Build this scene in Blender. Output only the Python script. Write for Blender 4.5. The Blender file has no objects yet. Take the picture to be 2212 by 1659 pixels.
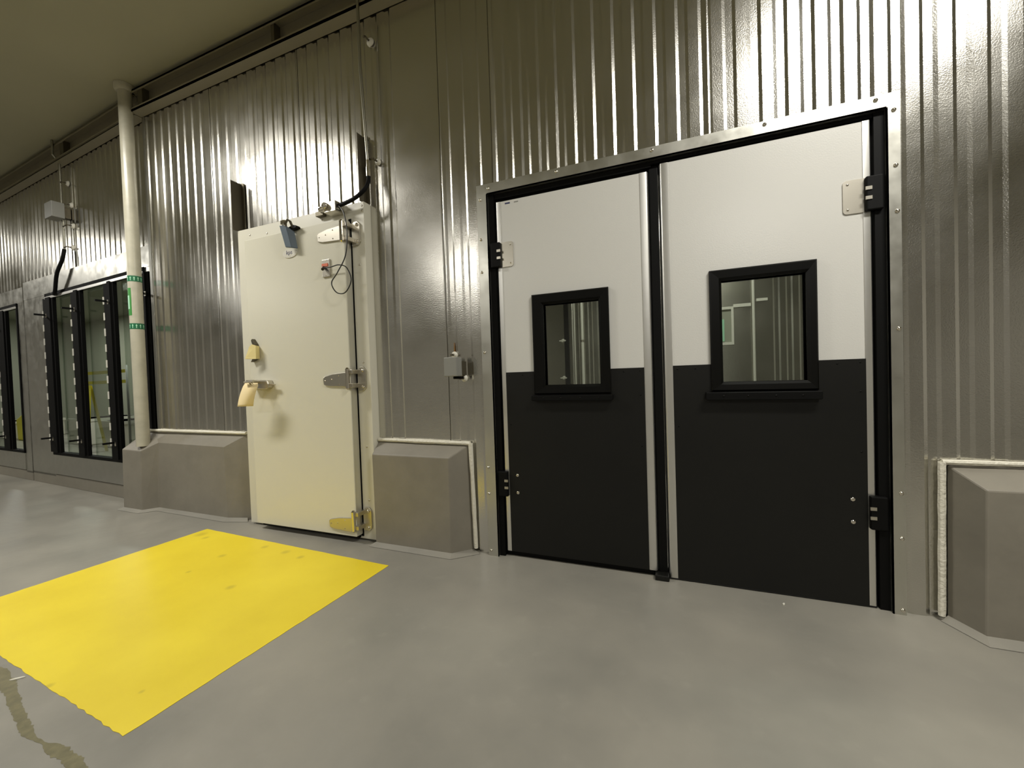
import bpy, bmesh, math, random
from mathutils import Vector, Matrix
random.seed(4)
S = bpy.context.scene
COL = S.collection

# ------------------------------------------------------------------ view
S.view_settings.view_transform = 'Standard'
S.view_settings.look = 'None'
S.view_settings.gamma = 1
S.view_settings.exposure = 0.15
S.cycles.use_denoising = True
S.cycles.max_bounces = 10
S.cycles.diffuse_bounces = 5
S.cycles.glossy_bounces = 5
S.cycles.sample_clamp_indirect = 6

# ------------------------------------------------------------------ helpers
class MB:
    """collects geometry in room coordinates, then links it as one mesh object"""
    def __init__(s, T=None):
        s.v = []; s.f = []; s.T = T or (lambda x, y, z: (x, y, z)); s.sm = []
    def add(s, pts, faces, smooth=False):
        b = len(s.v)
        s.v += [Vector(s.T(*p)) for p in pts]
        for f in faces:
            s.f.append([b + i for i in f]); s.sm.append(smooth)
        return s
    def box(s, x0, x1, y0, y1, z0, z1):
        p = [(x, y, z) for x in (x0, x1) for y in (y0, y1) for z in (z0, z1)]
        return s.add(p, [(0,1,3,2),(4,6,7,5),(0,4,5,1),(2,3,7,6),(0,2,6,4),(1,5,7,3)])
    def prism_xz(s, poly, y0, y1):
        n = len(poly)
        p = [(x, y0, z) for x, z in poly] + [(x, y1, z) for x, z in poly]
        return s.add(p, [list(range(n)), list(range(2*n-1, n-1, -1))] + [(i, (i+1) % n, n+(i+1) % n, n+i) for i in range(n)])
    def prism_xy(s, poly, z0, z1, smooth=False):
        n = len(poly)
        p = [(x, y, z0) for x, y in poly] + [(x, y, z1) for x, y in poly]
        s.add(p, [list(range(n)), list(range(2*n-1, n-1, -1))])
        return s.add(p, [(i, (i+1) % n, n+(i+1) % n, n+i) for i in range(n)], smooth)
    def tube(s, pts, r, n=12, caps=True):
        P = [Vector(p) for p in pts]; rr = r if isinstance(r, (list, tuple)) else [r]*len(P)
        rings = []; ref = None
        for i, p in enumerate(P):
            d = (P[min(i+1, len(P)-1)] - P[max(i-1, 0)]).normalized()
            if ref is None:
                ref = d.orthogonal().normalized()
            ref = (ref - d*ref.dot(d)).normalized(); b = d.cross(ref)
            rings.append([tuple(p + (ref*math.cos(2*math.pi*k/n) + b*math.sin(2*math.pi*k/n))*rr[i]) for k in range(n)])
        pts2 = [q for r_ in rings for q in r_]
        fs = [(i*n+k, i*n+(k+1) % n, (i+1)*n+(k+1) % n, (i+1)*n+k) for i in range(len(P)-1) for k in range(n)]
        s.add(pts2, fs, True)
        if caps:
            s.add(rings[0], [list(range(n))]); s.add(rings[-1], [list(range(n))])
        return s
    def dome(s, c, r, h, axis=(0, -1, 0), n=12):
        """a low round head sitting on a face"""
        c = Vector(c); a = Vector(axis); k = 4
        return s.tube([tuple(c + a*h*math.sin(math.pi/2*i/k)) for i in range(k+1)],
                      [max(r*math.cos(math.pi/2*i/k), r*.05) for i in range(k+1)], n)
    def build(s, name, m, parent=None, loc=None, bevel=0, seg=2):
        me = bpy.data.meshes.new(name)
        if loc is None:
            if parent is not None: loc = parent['_w']
            else:
                xs = [v.x for v in s.v]; ys = [v.y for v in s.v]; zs = [v.z for v in s.v]
                loc = ((min(xs)+max(xs))/2, (min(ys)+max(ys))/2, min(zs))
        L = Vector(loc)
        me.from_pydata([tuple(v - L) for v in s.v], [], s.f)
        for p, q in zip(me.polygons, s.sm): p.use_smooth = q
        bm = bmesh.new(); bm.from_mesh(me)
        bmesh.ops.remove_doubles(bm, verts=bm.verts, dist=1e-5)
        bmesh.ops.recalc_face_normals(bm, faces=bm.faces)
        for e in bm.edges:
            if len(e.link_faces) == 2 and e.calc_face_angle(0) > .6: e.smooth = False
        bm.to_mesh(me); bm.free()
        me.materials.append(m)
        o = bpy.data.objects.new(name, me); COL.objects.link(o)
        o['_w'] = tuple(L)
        if parent is not None:
            o.parent = parent; o.location = L - Vector(parent['_w'])
        else: o.location = L
        if bevel:
            md = o.modifiers.new('bevel', 'BEVEL'); md.width = bevel; md.segments = seg
            md.limit_method = 'ANGLE'; md.angle_limit = math.radians(40)
        return o

def empty(name, loc, parent=None):
    o = bpy.data.objects.new(name, None); COL.objects.link(o)
    o.empty_display_size = .05; o['_w'] = tuple(loc)
    if parent is not None:
        o.parent = parent; o.location = Vector(loc) - Vector(parent['_w'])
    else: o.location = loc
    return o

def tag(o, label=None, cat=None, group=None, kind=None):
    if label: o['label'] = label
    if cat: o['category'] = cat
    if group: o['group'] = group
    if kind: o['kind'] = kind
    return o

def dup(o, loc, parent=None):
    """a copy of one part (and its own pieces) at a room position"""
    c = o.copy(); COL.objects.link(c)
    p = parent if parent is not None else o.parent
    c.parent = p; c['_w'] = tuple(loc)
    c.location = Vector(loc) - (Vector(p['_w']) if p is not None else Vector((0, 0, 0)))
    for ch in list(o.children):
        d = ch.copy(); COL.objects.link(d); d.parent = c
    return c

# ------------------------------------------------------------------ materials
def srgb(c): return tuple((x/255/12.92 if x/255 <= .04045 else ((x/255+.055)/1.055)**2.4) for x in c) + (1,)

def mat(name, col, rough=.5, metal=0, bump=0, bscale=60, bdist=.002, var=0, vscale=2, spec=.5, rvar=0, stretch=None, coat=0):
    m = bpy.data.materials.new(name); m.use_nodes = True
    N = m.node_tree.nodes; K = m.node_tree.links; b = N['Principled BSDF']
    b.inputs['Base Color'].default_value = srgb(col); b.inputs['Roughness'].default_value = rough
    b.inputs['Metallic'].default_value = metal; b.inputs['Specular IOR Level'].default_value = spec
    b.inputs['Coat Weight'].default_value = coat
    g = N.new('ShaderNodeNewGeometry')
    src = g.outputs['Position']
    if stretch:
        mp = N.new('ShaderNodeMapping'); mp.inputs['Scale'].default_value = stretch
        K.new(src, mp.inputs[0]); src = mp.outputs[0]
    if bump:
        n = N.new('ShaderNodeTexNoise'); n.inputs['Scale'].default_value = bscale; n.inputs['Detail'].default_value = 2
        K.new(src, n.inputs['Vector'])
        bp = N.new('ShaderNodeBump'); bp.inputs['Strength'].default_value = bump; bp.inputs['Distance'].default_value = bdist
        K.new(n.outputs['Fac'], bp.inputs['Height']); K.new(bp.outputs[0], b.inputs['Normal'])
    if var or rvar:
        n2 = N.new('ShaderNodeTexNoise'); n2.inputs['Scale'].default_value = vscale; n2.inputs['Detail'].default_value = 4
        n2.inputs['Roughness'].default_value = .6
        K.new(src, n2.inputs['Vector'])
        if var:
            r = N.new('ShaderNodeValToRGB')
            r.color_ramp.elements[0].position = .3; r.color_ramp.elements[1].position = .7
            a = srgb([max(0, c*(1-var)) for c in col]); z = srgb([min(255, c*(1+var)) for c in col])
            r.color_ramp.elements[0].color = a; r.color_ramp.elements[1].color = z
            K.new(n2.outputs['Fac'], r.inputs[0]); K.new(r.outputs[0], b.inputs['Base Color'])
        if rvar:
            mr = N.new('ShaderNodeMapRange'); mr.inputs['From Min'].default_value = .3; mr.inputs['From Max'].default_value = .7
            mr.inputs['To Min'].default_value = rough - rvar; mr.inputs['To Max'].default_value = rough + rvar
            K.new(n2.outputs['Fac'], mr.inputs[0]); K.new(mr.outputs[0], b.inputs['Roughness'])
    return m

M = dict(
    panel=mat('embossed_steel_panel', (204, 202, 195), .21, 1, bump=.6, bscale=190, bdist=.0007, rvar=.04, vscale=3),
    flash=mat('galvanised_sheet', (172, 171, 164), .38, 1, bump=.3, bscale=7, bdist=.006, rvar=.08, vscale=9),
    casing=mat('brushed_aluminium', (200, 199, 190), .33, 1, bump=.12, bscale=5, bdist=.01, rvar=.06, vscale=7),
    guard=mat('aluminium_edge_guard', (222, 221, 216), .38, 1, bump=.15, bscale=9, bdist=.004),
    steel=mat('stainless_steel', (200, 195, 182), .32, 1, bump=.05, bscale=40),
    chrome=mat('polished_chrome', (214, 208, 196), .1, 1),
    black=mat('black_rubber', (6, 6, 5), .6, spec=.15),
    gloss_black=mat('black_plastic', (6, 6, 4), .4, spec=.18),
    frame_black=mat('matt_black_frame', (6, 6, 5), .7, spec=.1),
    kick=mat('black_kick_sheet', (12, 12, 9), .45, bump=.2, bscale=160, bdist=.0005, var=.12, vscale=3, spec=.35),
    white=mat('white_impact_plastic', (206, 205, 199), .27, bump=.5, bscale=170, bdist=.0006),
    cream=mat('cream_coated_steel', (212, 209, 192), .27, bump=.5, bscale=170, bdist=.0006),
    cream_trim=mat('cream_door_casing_paint', (210, 207, 191), .36),
    curb=mat('grey_painted_concrete', (126, 121, 109), .55, bump=.3, bscale=25, bdist=.003, var=.04, vscale=5),
    caulk=mat('white_sealant', (214, 210, 194), .5, bump=.8, bscale=70, bdist=.006),
    pipe=mat('off_white_painted_pole', (176, 172, 154), .3, var=.06, vscale=6, bump=.1, bscale=30),
    cool_in=mat('cooler_room_panel', (150, 152, 136), .5),
    ceiling=mat('painted_ceiling', (166, 162, 136), .7, var=.02, vscale=1),
    room=mat('plain_room_wall', (206, 203, 195), .6),
    beam=mat('grey_steel_beam', (150, 143, 122), .42, .5),
    green=mat('green_marking_tape', (22, 98, 62), .45),
    green2=mat('green_sticker', (60, 132, 62), .45),
    pale=mat('pale_green_print_and_reflection', (160, 212, 178), .45),
    yellow_tape=mat('yellow_barrier_tape', (225, 215, 60), .5),
    blue=mat('blue_grey_moulding', (84, 98, 110), .4),
    white_plain=mat('white_plastic', (212, 209, 196), .4),
    grey_box=mat('grey_pvc_box', (134, 134, 128), .45),
    cord=mat('black_cord', (22, 21, 18), .45),
    conduit=mat('galvanised_conduit', (170, 168, 156), .32, 1),
    manila=mat('manila_paper', (238, 218, 168), .7),
    masking=mat('masking_tape_paper', (226, 210, 146), .7),
    orange=mat('orange_receptacle', (214, 106, 66), .5),
    navy=mat('navy_print', (48, 52, 92), .5),
    rust=mat('rust_streak', (126, 92, 48), .7, .3),
    bracket=mat('dark_steel_angle', (96, 90, 74), .45, .7),
    frame_white=mat('white_window_frame', (214, 212, 200), .5),
    stain=mat('damp_stain', (112, 107, 80), .32, var=.1, vscale=30),
)

def floor_mat():
    m = bpy.data.materials.new('grey_epoxy_floor'); m.use_nodes = True
    N = m.node_tree.nodes; K = m.node_tree.links; b = N['Principled BSDF']
    g = N.new('ShaderNodeNewGeometry')
    n = N.new('ShaderNodeTexNoise'); n.inputs['Scale'].default_value = 1.6; n.inputs['Detail'].default_value = 5; n.inputs['Roughness'].default_value = .55
    K.new(g.outputs['Position'], n.inputs['Vector'])
    r = N.new('ShaderNodeValToRGB')
    r.color_ramp.elements[0].position = .3; r.color_ramp.elements[0].color = srgb((124, 122, 114))
    r.color_ramp.elements[1].position = .72; r.color_ramp.elements[1].color = srgb((146, 142, 131))
    K.new(n.outputs['Fac'], r.inputs[0])
    # small worn specks
    n3 = N.new('ShaderNodeTexNoise'); n3.inputs['Scale'].default_value = 11; n3.inputs['Detail'].default_value = 6
    K.new(g.outputs['Position'], n3.inputs['Vector'])
    r3 = N.new('ShaderNodeValToRGB'); r3.color_ramp.elements[0].position = .6; r3.color_ramp.elements[1].position = .78
    r3.color_ramp.elements[0].color = (0, 0, 0, 1); r3.color_ramp.elements[1].color = (.2, .2, .2, 1)
    K.new(n3.outputs['Fac'], r3.inputs[0])
    mx = N.new('ShaderNodeMixRGB'); mx.inputs[2].default_value = srgb((160, 156, 144))
    K.new(r3.outputs[0], mx.inputs[0]); K.new(r.outputs[0], mx.inputs[1]); K.new(mx.outputs[0], b.inputs['Base Color'])
    mr = N.new('ShaderNodeMapRange'); mr.inputs['From Min'].default_value = .3; mr.inputs['From Max'].default_value = .7
    mr.inputs['To Min'].default_value = .34; mr.inputs['To Max'].default_value = .5
    K.new(n.outputs['Fac'], mr.inputs[0]); K.new(mr.outputs[0], b.inputs['Roughness'])
    n2 = N.new('ShaderNodeTexNoise'); n2.inputs['Scale'].default_value = 9; n2.inputs['Detail'].default_value = 3
    K.new(g.outputs['Position'], n2.inputs['Vector'])
    bp = N.new('ShaderNodeBump'); bp.inputs['Strength'].default_value = .25; bp.inputs['Distance'].default_value = .01
    K.new(n2.outputs['Fac'], bp.inputs['Height']); K.new(bp.outputs[0], b.inputs['Normal'])
    return m
M['floor'] = floor_mat()

def yellow_mat():
    m = bpy.data.materials.new('yellow_floor_paint'); m.use_nodes = True
    N = m.node_tree.nodes; K = m.node_tree.links; b = N['Principled BSDF']
    g = N.new('ShaderNodeNewGeometry')
    n = N.new('ShaderNodeTexNoise'); n.inputs['Scale'].default_value = 2.2; n.inputs['Detail'].default_value = 5
    K.new(g.outputs['Position'], n.inputs['Vector'])
    r = N.new('ShaderNodeValToRGB')
    r.color_ramp.elements[0].position = .3; r.color_ramp.elements[0].color = srgb((220, 196, 32))
    r.color_ramp.elements[1].position = .7; r.color_ramp.elements[1].color = srgb((234, 212, 46))
    K.new(n.outputs['Fac'], r.inputs[0])
    col = r.outputs[0]
    # dirty scuffs at their own places
    for (x, y, s) in [(-2.44,1.784,.03), (-2.236,1.768,.035), (-2.082,1.743,.028), (-2.58,1.61,.03), (-2.551,1.407,.018),
                      (-2.138,1.368,.03), (-3.10,1.80,.05), (-1.718,.788,.012), (-2.077,.692,.02), (-3.0,1.77,.03)]:
        mp = N.new('ShaderNodeVectorMath'); mp.operation = 'DISTANCE'; mp.inputs[1].default_value = (x, y, .0015)
        K.new(g.outputs['Position'], mp.inputs[0])
        rr = N.new('ShaderNodeMapRange'); rr.inputs['From Min'].default_value = s*.3; rr.inputs['From Max'].default_value = s
        rr.inputs['To Min'].default_value = .5; rr.inputs['To Max'].default_value = 0
        K.new(mp.outputs['Value'], rr.inputs[0])
        mx = N.new('ShaderNodeMixRGB'); mx.inputs[2].default_value = srgb((176, 156, 40))
        K.new(rr.outputs[0], mx.inputs[0]); K.new(col, mx.inputs[1]); col = mx.outputs[0]
    K.new(col, b.inputs['Base Color'])
    b.inputs['Roughness'].default_value = .42
    return m
M['yellow'] = yellow_mat()

def glass_mat():
    m = bpy.data.materials.new('window_glass'); m.use_nodes = True
    N = m.node_tree.nodes; K = m.node_tree.links; N.remove(N['Principled BSDF'])
    out = N['Material Output']
    t = N.new('ShaderNodeBsdfTransparent'); t.inputs[0].default_value = (.86, .9, .86, 1)
    gl = N.new('ShaderNodeBsdfGlossy'); gl.inputs['Roughness'].default_value = .03
    fr = N.new('ShaderNodeFresnel'); fr.inputs[0].default_value = 1.5
    mx = N.new('ShaderNodeMixShader')
    ge = N.new('ShaderNodeNewGeometry'); ri = N.new('ShaderNodeMapRange')
    ri.inputs['To Min'].default_value = 1.5; ri.inputs['To Max'].default_value = 1/1.5
    K.new(ge.outputs['Backfacing'], ri.inputs[0]); K.new(ri.outputs[0], fr.inputs[0])
    K.new(fr.outputs[0], mx.inputs[0]); K.new(t.outputs[0], mx.inputs[1]); K.new(gl.outputs[0], mx.inputs[2])
    K.new(mx.outputs[0], out.inputs[0])
    return m
M['glass'] = glass_mat()

# ------------------------------------------------------------------ dimensions
WY = 2.125            # face of the front wall
CZ = 3.60             # ceiling height
O = Vector((-4.17, 2.155, 0)); an = math.atan(.06)
DV = Vector((-math.cos(an), math.sin(an), 0)); NV = Vector((-math.sin(an), -math.cos(an), 0))
def LT(u, v, z):
    """local frame of the slightly angled left stretch: u to the right, v into the wall"""
    p = O - DV*u - NV*v
    return (p.x, p.y, z)
def LP(s, d, z): return LT(-s, -d, z)

# ------------------------------------------------------------------ setting: shell
def structure(o, label, cat): return tag(o, label, cat, kind='structure')
structure(MB().add([(-16,-8,0),(6,-8,0),(6,8,0),(-16,8,0)], [(0,1,2,3)]).build('floor', M['floor'], loc=(0,0,0)),
          'grey epoxy coated concrete floor with scuffs and faint light patches', 'floor')
structure(MB().add([(-16,-8,CZ),(6,-8,CZ),(6,8,CZ),(-16,8,CZ)], [(0,1,2,3)]).build('ceiling', M['ceiling'], loc=(0,0,CZ)),
          'plain olive toned ceiling above the metal wall', 'ceiling')
structure(MB().box(-16,6,-8.1,-8,0,CZ).build('wall_back', M['room']), 'plain wall on the far side of the room', 'wall')
structure(MB().box(5.2,5.3,-8,2.1,0,CZ).build('wall_right', M['room']), 'plain wall closing the room on the right', 'wall')
structure(MB().box(-15.1,-15,-8,2.6,0,CZ).build('wall_left', M['room']), 'plain wall closing the room far to the left', 'wall')

# ribbed steel panel wall: profile along x (raised flats, slopes, recessed flats, seams)
def rib_profile(x0, x1, flats, seams, phase=-.817, period=.1, depth=.0055):
    """list of (x, v) with v = 0 at raised face and +depth in the recess"""
    pts = []
    k = math.floor((x0 - phase)/period) - 1
    raw = []
    while phase + k*period < x1 + period:
        a = phase + k*period                       # lit slope falls here
        raw += [(a-.048, 0), (a-.007, 0), (a+.007, depth), (a+.036, depth), (a+.050-.0005, 0)]
        k += 1
    def in_flat(x): return any(f0-.006 < x < f1+.006 for f0, f1 in flats)
    pts = [(x, v) for x, v in raw if x0 < x < x1 and not in_flat(x)]
    for f0, f1 in flats: pts += [(f0, 0), (f1, 0)]
    for s_ in seams:
        pts = [p for p in pts if abs(p[0]-s_) > .012]
        pts += [(s_-.009, 0), (s_-.0022, .001), (s_-.0018, .012), (s_+.0018, .012), (s_+.0022, .001), (s_+.009, 0)]
    pts += [(x0, 0), (x1, 0)]
    pts = sorted(set(pts))
    return pts

def ribbed(T, prof, openings, ztop, y0):
    """openings: (xa, xb, za, zb)"""
    m = MB(T)
    xs = [p[0] for p in prof]
    def val(x):
        for (a, va), (b, vb) in zip(prof, prof[1:]):
            if a <= x <= b: return va + (vb-va)*(x-a)/max(b-a, 1e-9)
        return 0
    extra = [x for o_ in openings for x in o_[:2] if xs[0] < x < xs[-1]]
    P = sorted(set(prof + [(x, val(x)) for x in extra]))
    for (a, va), (b, vb) in zip(P, P[1:]):
        mid = (a+b)/2; cuts = [(0, ztop)]
        for xa, xb, za, zb in openings:
            if xa <= mid <= xb:
                nc = []
                for c0, c1 in cuts:
                    if za > c0: nc.append((c0, min(za, c1)))
                    if zb < c1: nc.append((max(zb, c0), c1))
                cuts = nc
        for c0, c1 in cuts:
            if c1 - c0 > 1e-4:
                m.add([(a, y0+va, c0), (b, y0+vb, c0), (b, y0+vb, c1), (a, y0+va, c1),
                       (a, y0+.03, c0), (b, y0+.03, c0), (b, y0+.03, c1), (a, y0+.03, c1)], [(0, 1, 2, 3), (5, 4, 7, 6), (3, 2, 6, 7), (1, 0, 4, 5)])
    return m

prof = rib_profile(-4.17, 5.2, [(-1.53, -1.245), (-4.17, -4.15)], [-1.24, -.902, .222, 1.346, -3.3, -2.36])
w = ribbed(None, prof, [(-.935, .862, 0, 2.10)], CZ, WY).build('wall_front', M['panel'], loc=(0, WY, 0))
structure(w, 'ribbed embossed stainless steel panel wall around the doors', 'wall')
profL = rib_profile(-10.8, 0, [], [-2.85, -1.5, -5.3], phase=-.06)
wl = ribbed(LT, profL, [(-2.20, -.14, .36, 2.12), (-5.12, -3.05, .34, 2.10)], CZ, 0).build('wall_front_left', M['panel'], loc=tuple(O))
structure(wl, 'ribbed steel panel wall above the black framed cooler openings, left of the pole', 'wall')

# corner closure between the two stretches
structure(MB().box(-4.172,-4.14,WY-.003,2.19,0,CZ).build('trim_1', M['flash']), 'narrow vertical steel corner strip right of the pole', 'trim')

# ------------------------------------------------------------------ steel beam under the ceiling
def beam(T, x0, x1, yb, name, label):
    r = empty(name, T((x0+x1)/2, yb-.05, 3.36)); tag(r, label, 'beam', 'steel beams along the top of the wall')
    MB(T).box(x0, x1, yb-.030, yb-.022, 3.40, 3.56).build('web', M['beam'], r)
    MB(T).box(x0, x1, yb-.085, yb-.004, 3.385, 3.40).box(x0, x1, yb-.085, yb-.079, 3.385, 3.412).build('lower_flange', M['beam'], r)
    MB(T).box(x0, x1, yb-.085, yb-.004, 3.545, 3.56).box(x0, x1, yb-.085, yb-.079, 3.533, 3.56).build('upper_flange', M['beam'], r)
    return r
bm1 = beam(lambda x, y, z: (x, y, z), -4.17, 5.1, WY, 'steel_beam', 'dark steel channel beam above the cream door, running to the right')
bm2 = beam(LT, -10.5, -.005, 0, 'steel_beam', 'dark steel channel beam left of the pole, above the cooler openings')
sp = MB().box(-2.50, -2.47, WY-.080, WY-.03, 3.40, 3.545).build('splice_plate', M['bracket'], bm1)
MB(LT).box(-1.46, -1.38, -.080, -.03, 3.40, 3.545).build('splice_plate', M['bracket'], bm2)
MB().box(-4.06, -4.0, WY-.080, WY-.03, 3.40, 3.545).build('splice_plate', M['bracket'], bm1)

# ------------------------------------------------------------------ double traffic doors
# casing flashing (mitred) with bolts
tr = empty('trim_2', (-.05, 2.11, 0)); structure(tr, 'aluminium casing around the pair of black and white doors', 'trim')
XO0, XO1, ZO, XI0, XI1, ZI = -1.0, .905, 2.150, -.936, .862, 2.094
MB().prism_xz([(XO0,0),(XI0,0),(XI0,ZI),(XO0,ZO)], 2.104, 2.113).box(XI0-.004, XI0, 2.104, 2.17, 0, ZI).build('jamb_casing', M['casing'], tr)
MB().prism_xz([(XI1,0),(XO1,0),(XO1,ZO),(XI1,ZI)], 2.104, 2.113).box(XI1, XI1+.004, 2.104, 2.17, 0, ZI).build('jamb_casing', M['casing'], tr)
MB().prism_xz([(XO0,ZO),(XI0,ZI),(XI1,ZI),(XO1,ZO)], 2.104, 2.113).box(XI0, XI1, 2.104, 2.17, ZI, ZI+.004).build('head_casing', M['casing'], tr)
b0 = None
for x, z in [(-.925,2.122),(-.978,2.066),(-.98,1.84),(-.981,1.653),(-.982,1.19),(-.524,2.132),(-.042,2.132),(.434,2.135),(.827,2.132),(.885,2.078),(.889,1.855),
             (.892,1.669),(.892,1.19),(.893,.509),(.893,.321),(.893,.02),(-.984,.52),(-.984,.366),(-.984,.03)]:
    if b0 is None: b0 = MB().dome((x, 2.104, z), .0085, .007).build('bolt', M['chrome'], tr, loc=(x, 2.104, z))
    else: dup(b0, (x, 2.104, z))
# black liner between casing and leaves, centre seal, sill seal
ln = empty('trim_3', (-.04, 2.16, 0)); structure(ln, 'black rubber seal framing and dividing the pair of doors', 'trim')
MB().box(XI0, -.902, 2.124, 2.20, 0, ZI).build('side_seal', M['black'], ln)
MB().box(.827, XI1, 2.124, 2.20, 0, ZI).build('side_seal', M['black'], ln)
MB().box(-.902, .827, 2.150, 2.20, 2.05, ZI).box(-.902,-.05,2.132,2.15,2.066,ZI).box(-.05,.827,2.132,2.15,2.078,ZI).build('head_seal', M['black'], ln)
MB().box(-.060, -.018, 2.136, 2.19, .0, 2.06).build('centre_seal', M['black'], ln, bevel=.004)
MB().box(-.902, .827, 2.150, 2.185, 0.001, .032).build('sill_seal', M['black'], ln)
MB().box(-.078, -.012, 2.092, 2.15, .001, .028).box(-.012, .82, 2.128, 2.15, .001, .010).build('floor_seal_block', M['kick'], ln, bevel=.004)

def quarter(x_in, x_out, yf, yb, n=7):
    """rounded edge: flat near the panel, rolling back towards the outside edge"""
    pts = [(x_in, yb), (x_in, yf)]
    for i in range(n+1):
        a = math.pi/2*i/n
        pts.append((x_in + (x_out-x_in)*(.66+.34*math.sin(a)), yf + (yb-yf)*(1-math.cos(a))))
    return pts

def leaf(name, label, x0, x1, z0, z1, gl, gr, kz, kx, win, glass, sill, hinge_side, hz, lz):
    r = empty(name, ((x0+x1)/2, 2.15, z0)); structure(r, label, 'door')
    F, B = 2.130, 2.172
    wx0, wx1, wz0, wz1 = glass
    # white panel with a real window opening
    pn = MB()
    a, b = x0+gl-.004, x1-gr+.004
    pn.box(a, wx0, F, B, z0, z1).box(wx1, b, F, B, z0, z1).box(wx0, wx1, F, B, z0, wz0).box(wx0, wx1, F, B, wz1, z1)
    pn.build('panel', M['white'], r)
    k = MB(); kx0, kx1 = kx
    k.box(kx0, wx0, F-.004, F, z0, kz).box(wx1, kx1, F-.004, F, z0, kz).box(wx0, wx1, F-.004, F, z0, wz0)
    kick = k.build('kick_plate', M['kick'], r); kick['label'] = 'black lower kick sheet'
    sc = MB().dome((kx1-.02, F-.004, kz-.015), .004, .0015).build('screw', M['gloss_black'], kick)
    for x, z in [(kx1-.02, kz-.14), (kx1-.10, kz-.018), (kx0+.02, kz-.018), (kx0+.1, kz-.018), (kx1-.02,kz-.4), (kx0+.02,kz-.3)]:
        dup(sc, Vector(sc['_w']) + Vector((x-(kx1-.02), 0, z-(kz-.015))))
    MB().prism_xy(quarter(x0+gl, x0, F-.003, B), z0, z1, True).build('edge_guard', M['guard'], r)['label'] = 'rounded aluminium edge guard'
    MB().prism_xy(quarter(x1-gr, x1, F-.003, B), z0, z1, True).build('edge_guard', M['guard'], r)['label'] = 'rounded aluminium edge guard'
    # window: black moulded frame, pane, bumper bar
    X0, X1, Z0, Z1 = win
    f = MB()
    yo, yi = 2.110, 2.124
    def ring(p, q, yp, yq):
        P = [(p[0], yp, p[2]), (p[1], yp, p[2]), (p[1], yp, p[3]), (p[0], yp, p[3])]
        Q = [(q[0], yq, q[2]), (q[1], yq, q[2]), (q[1], yq, q[3]), (q[0], yq, q[3])]
        f.add(P+Q, [(i, (i+1) % 4, 4+(i+1) % 4, 4+i) for i in range(4)])
    o4 = (X0, X1, Z0, Z1); i4 = (wx0+.018, wx1-.018, wz0+.018, wz1-.018); g4 = (wx0, wx1, wz0, wz1)
    ring(o4, o4, F+.001, yo+.006)
    m1 = (X0+.006, X1-.006, Z0+.006, Z1-.006)
    ring(o4, m1, yo+.006, yo)
    m2 = (wx0-.012, wx1+.012, wz0-.012, wz1+.012)
    ring(m1, m2, yo, yo+.002)
    ring(m2, g4, yo+.002, yi)
    ring(g4, g4, yi, B+.004)
    f.build('window_frame', M['gloss_black'], r)
    MB().box(wx0, wx1, 2.146, 2.151, wz0, wz1).build('window_pane', M['glass'], r)
    bars = MB()
    sx0, sx1, sz0, sz1 = sill
    bars.prism_xz([(sx0,sz0+.004),(sx0+.004,sz0),(sx1-.004,sz0),(sx1,sz0+.004),(sx1,sz1),(sx0,sz1)], 2.088, F-.004)
    br = bars.build('bumper_rail', M['black'], r, bevel=.004)
    for t in (.16, .38, .62, .84):
        x = sx0 + (sx1-sx0)*t
        q = MB().dome((x, 2.088, (sz0+sz1)/2), .005, .002).build('screw', M['gloss_black'], br)
    # hinges
    hx = x0 if hinge_side < 0 else x1
    s = -hinge_side
    for (za, zb, plate) in ((hz[0], hz[1], True), (lz[0], lz[1], False)):
        h = empty('hinge', (hx, 2.12, za), r)
        bx0, bx1 = sorted((hx - s*.028, hx + s*.030))
        MB().box(bx0, bx1, 2.106, 2.150, za, zb).build('hinge_block', M['black'], h, bevel=.005)
        zc = (za+zb)/2
        for dz in (-.020, .020):
            lx0, lx1 = sorted((hx+s*.012, hx+s*.034))
            MB().box(lx0, lx1, 2.1025, 2.107, zc+dz-.007, zc+dz+.007).build('hinge_lug', M['steel'], h)
        if plate:
            p0 = hx + s*.030; p1 = hx + s*.104; c = .014
            poly = [(p0, za), (p1-s*c, za)] + [(p1-s*c+s*c*math.sin(t), za+c-c*math.cos(t)) for t in (math.pi/6, math.pi/3, math.pi/2)] \
                 + [(p1-s*c+s*c*math.cos(t), zb-c+c*math.sin(t)) for t in (0, math.pi/6, math.pi/3)] + [(p1-s*c, zb), (p0, zb)]
            MB().prism_xz(poly, 2.1255, F).build('hinge_plate', M['steel'], h)
            for dz in (.018, -.018):
                z = za+.018 if dz > 0 else zb-.018
                MB().dome((p1-s*.016, 2.1255, z), .005, .003).build('bolt', M['chrome'], h)
        else:
            for z in (za+.022, zb-.022):
                MB().dome((hx+s*.085, F-.004, z), .0095, .004).build('bolt', M['chrome'], h)
    return r

leaf('door_1', 'narrower looking left leaf of the pair, white above, black below, with small window',
     -.897, -.060, .034, 2.045, .034, .044, 1.070, (-.861, -.106), (-.690, -.272, .942, 1.494), (-.626, -.325, .992, 1.436),
     (-.701, -.262, .907, .936), -1, (1.672, 1.813), (.355, .500))
dr2 = leaf('door_2', 'right leaf of the pair, nearest the camera, white above, black below, with larger looking window',
     -.016, .824, .010, 2.070, .045, .034, 1.073, (.030, .791), (.198, .622, .944, 1.515), (.250, .582, .987, 1.464),
     (.172, .628, .903, .940), 1, (1.690, 1.832), (.345, .488))
# tiny printed marks at the top left corner of the left leaf
d1 = bpy.data.objects['door_1']
MB().box(-.835, -.805, 2.1294, 2.1301, 2.026, 2.034).build('printed_mark', M['navy'], d1)
MB().box(-.78, -.755, 2.1294, 2.1301, 2.026, 2.032).build('printed_mark', M['grey_box'], d1)

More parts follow.
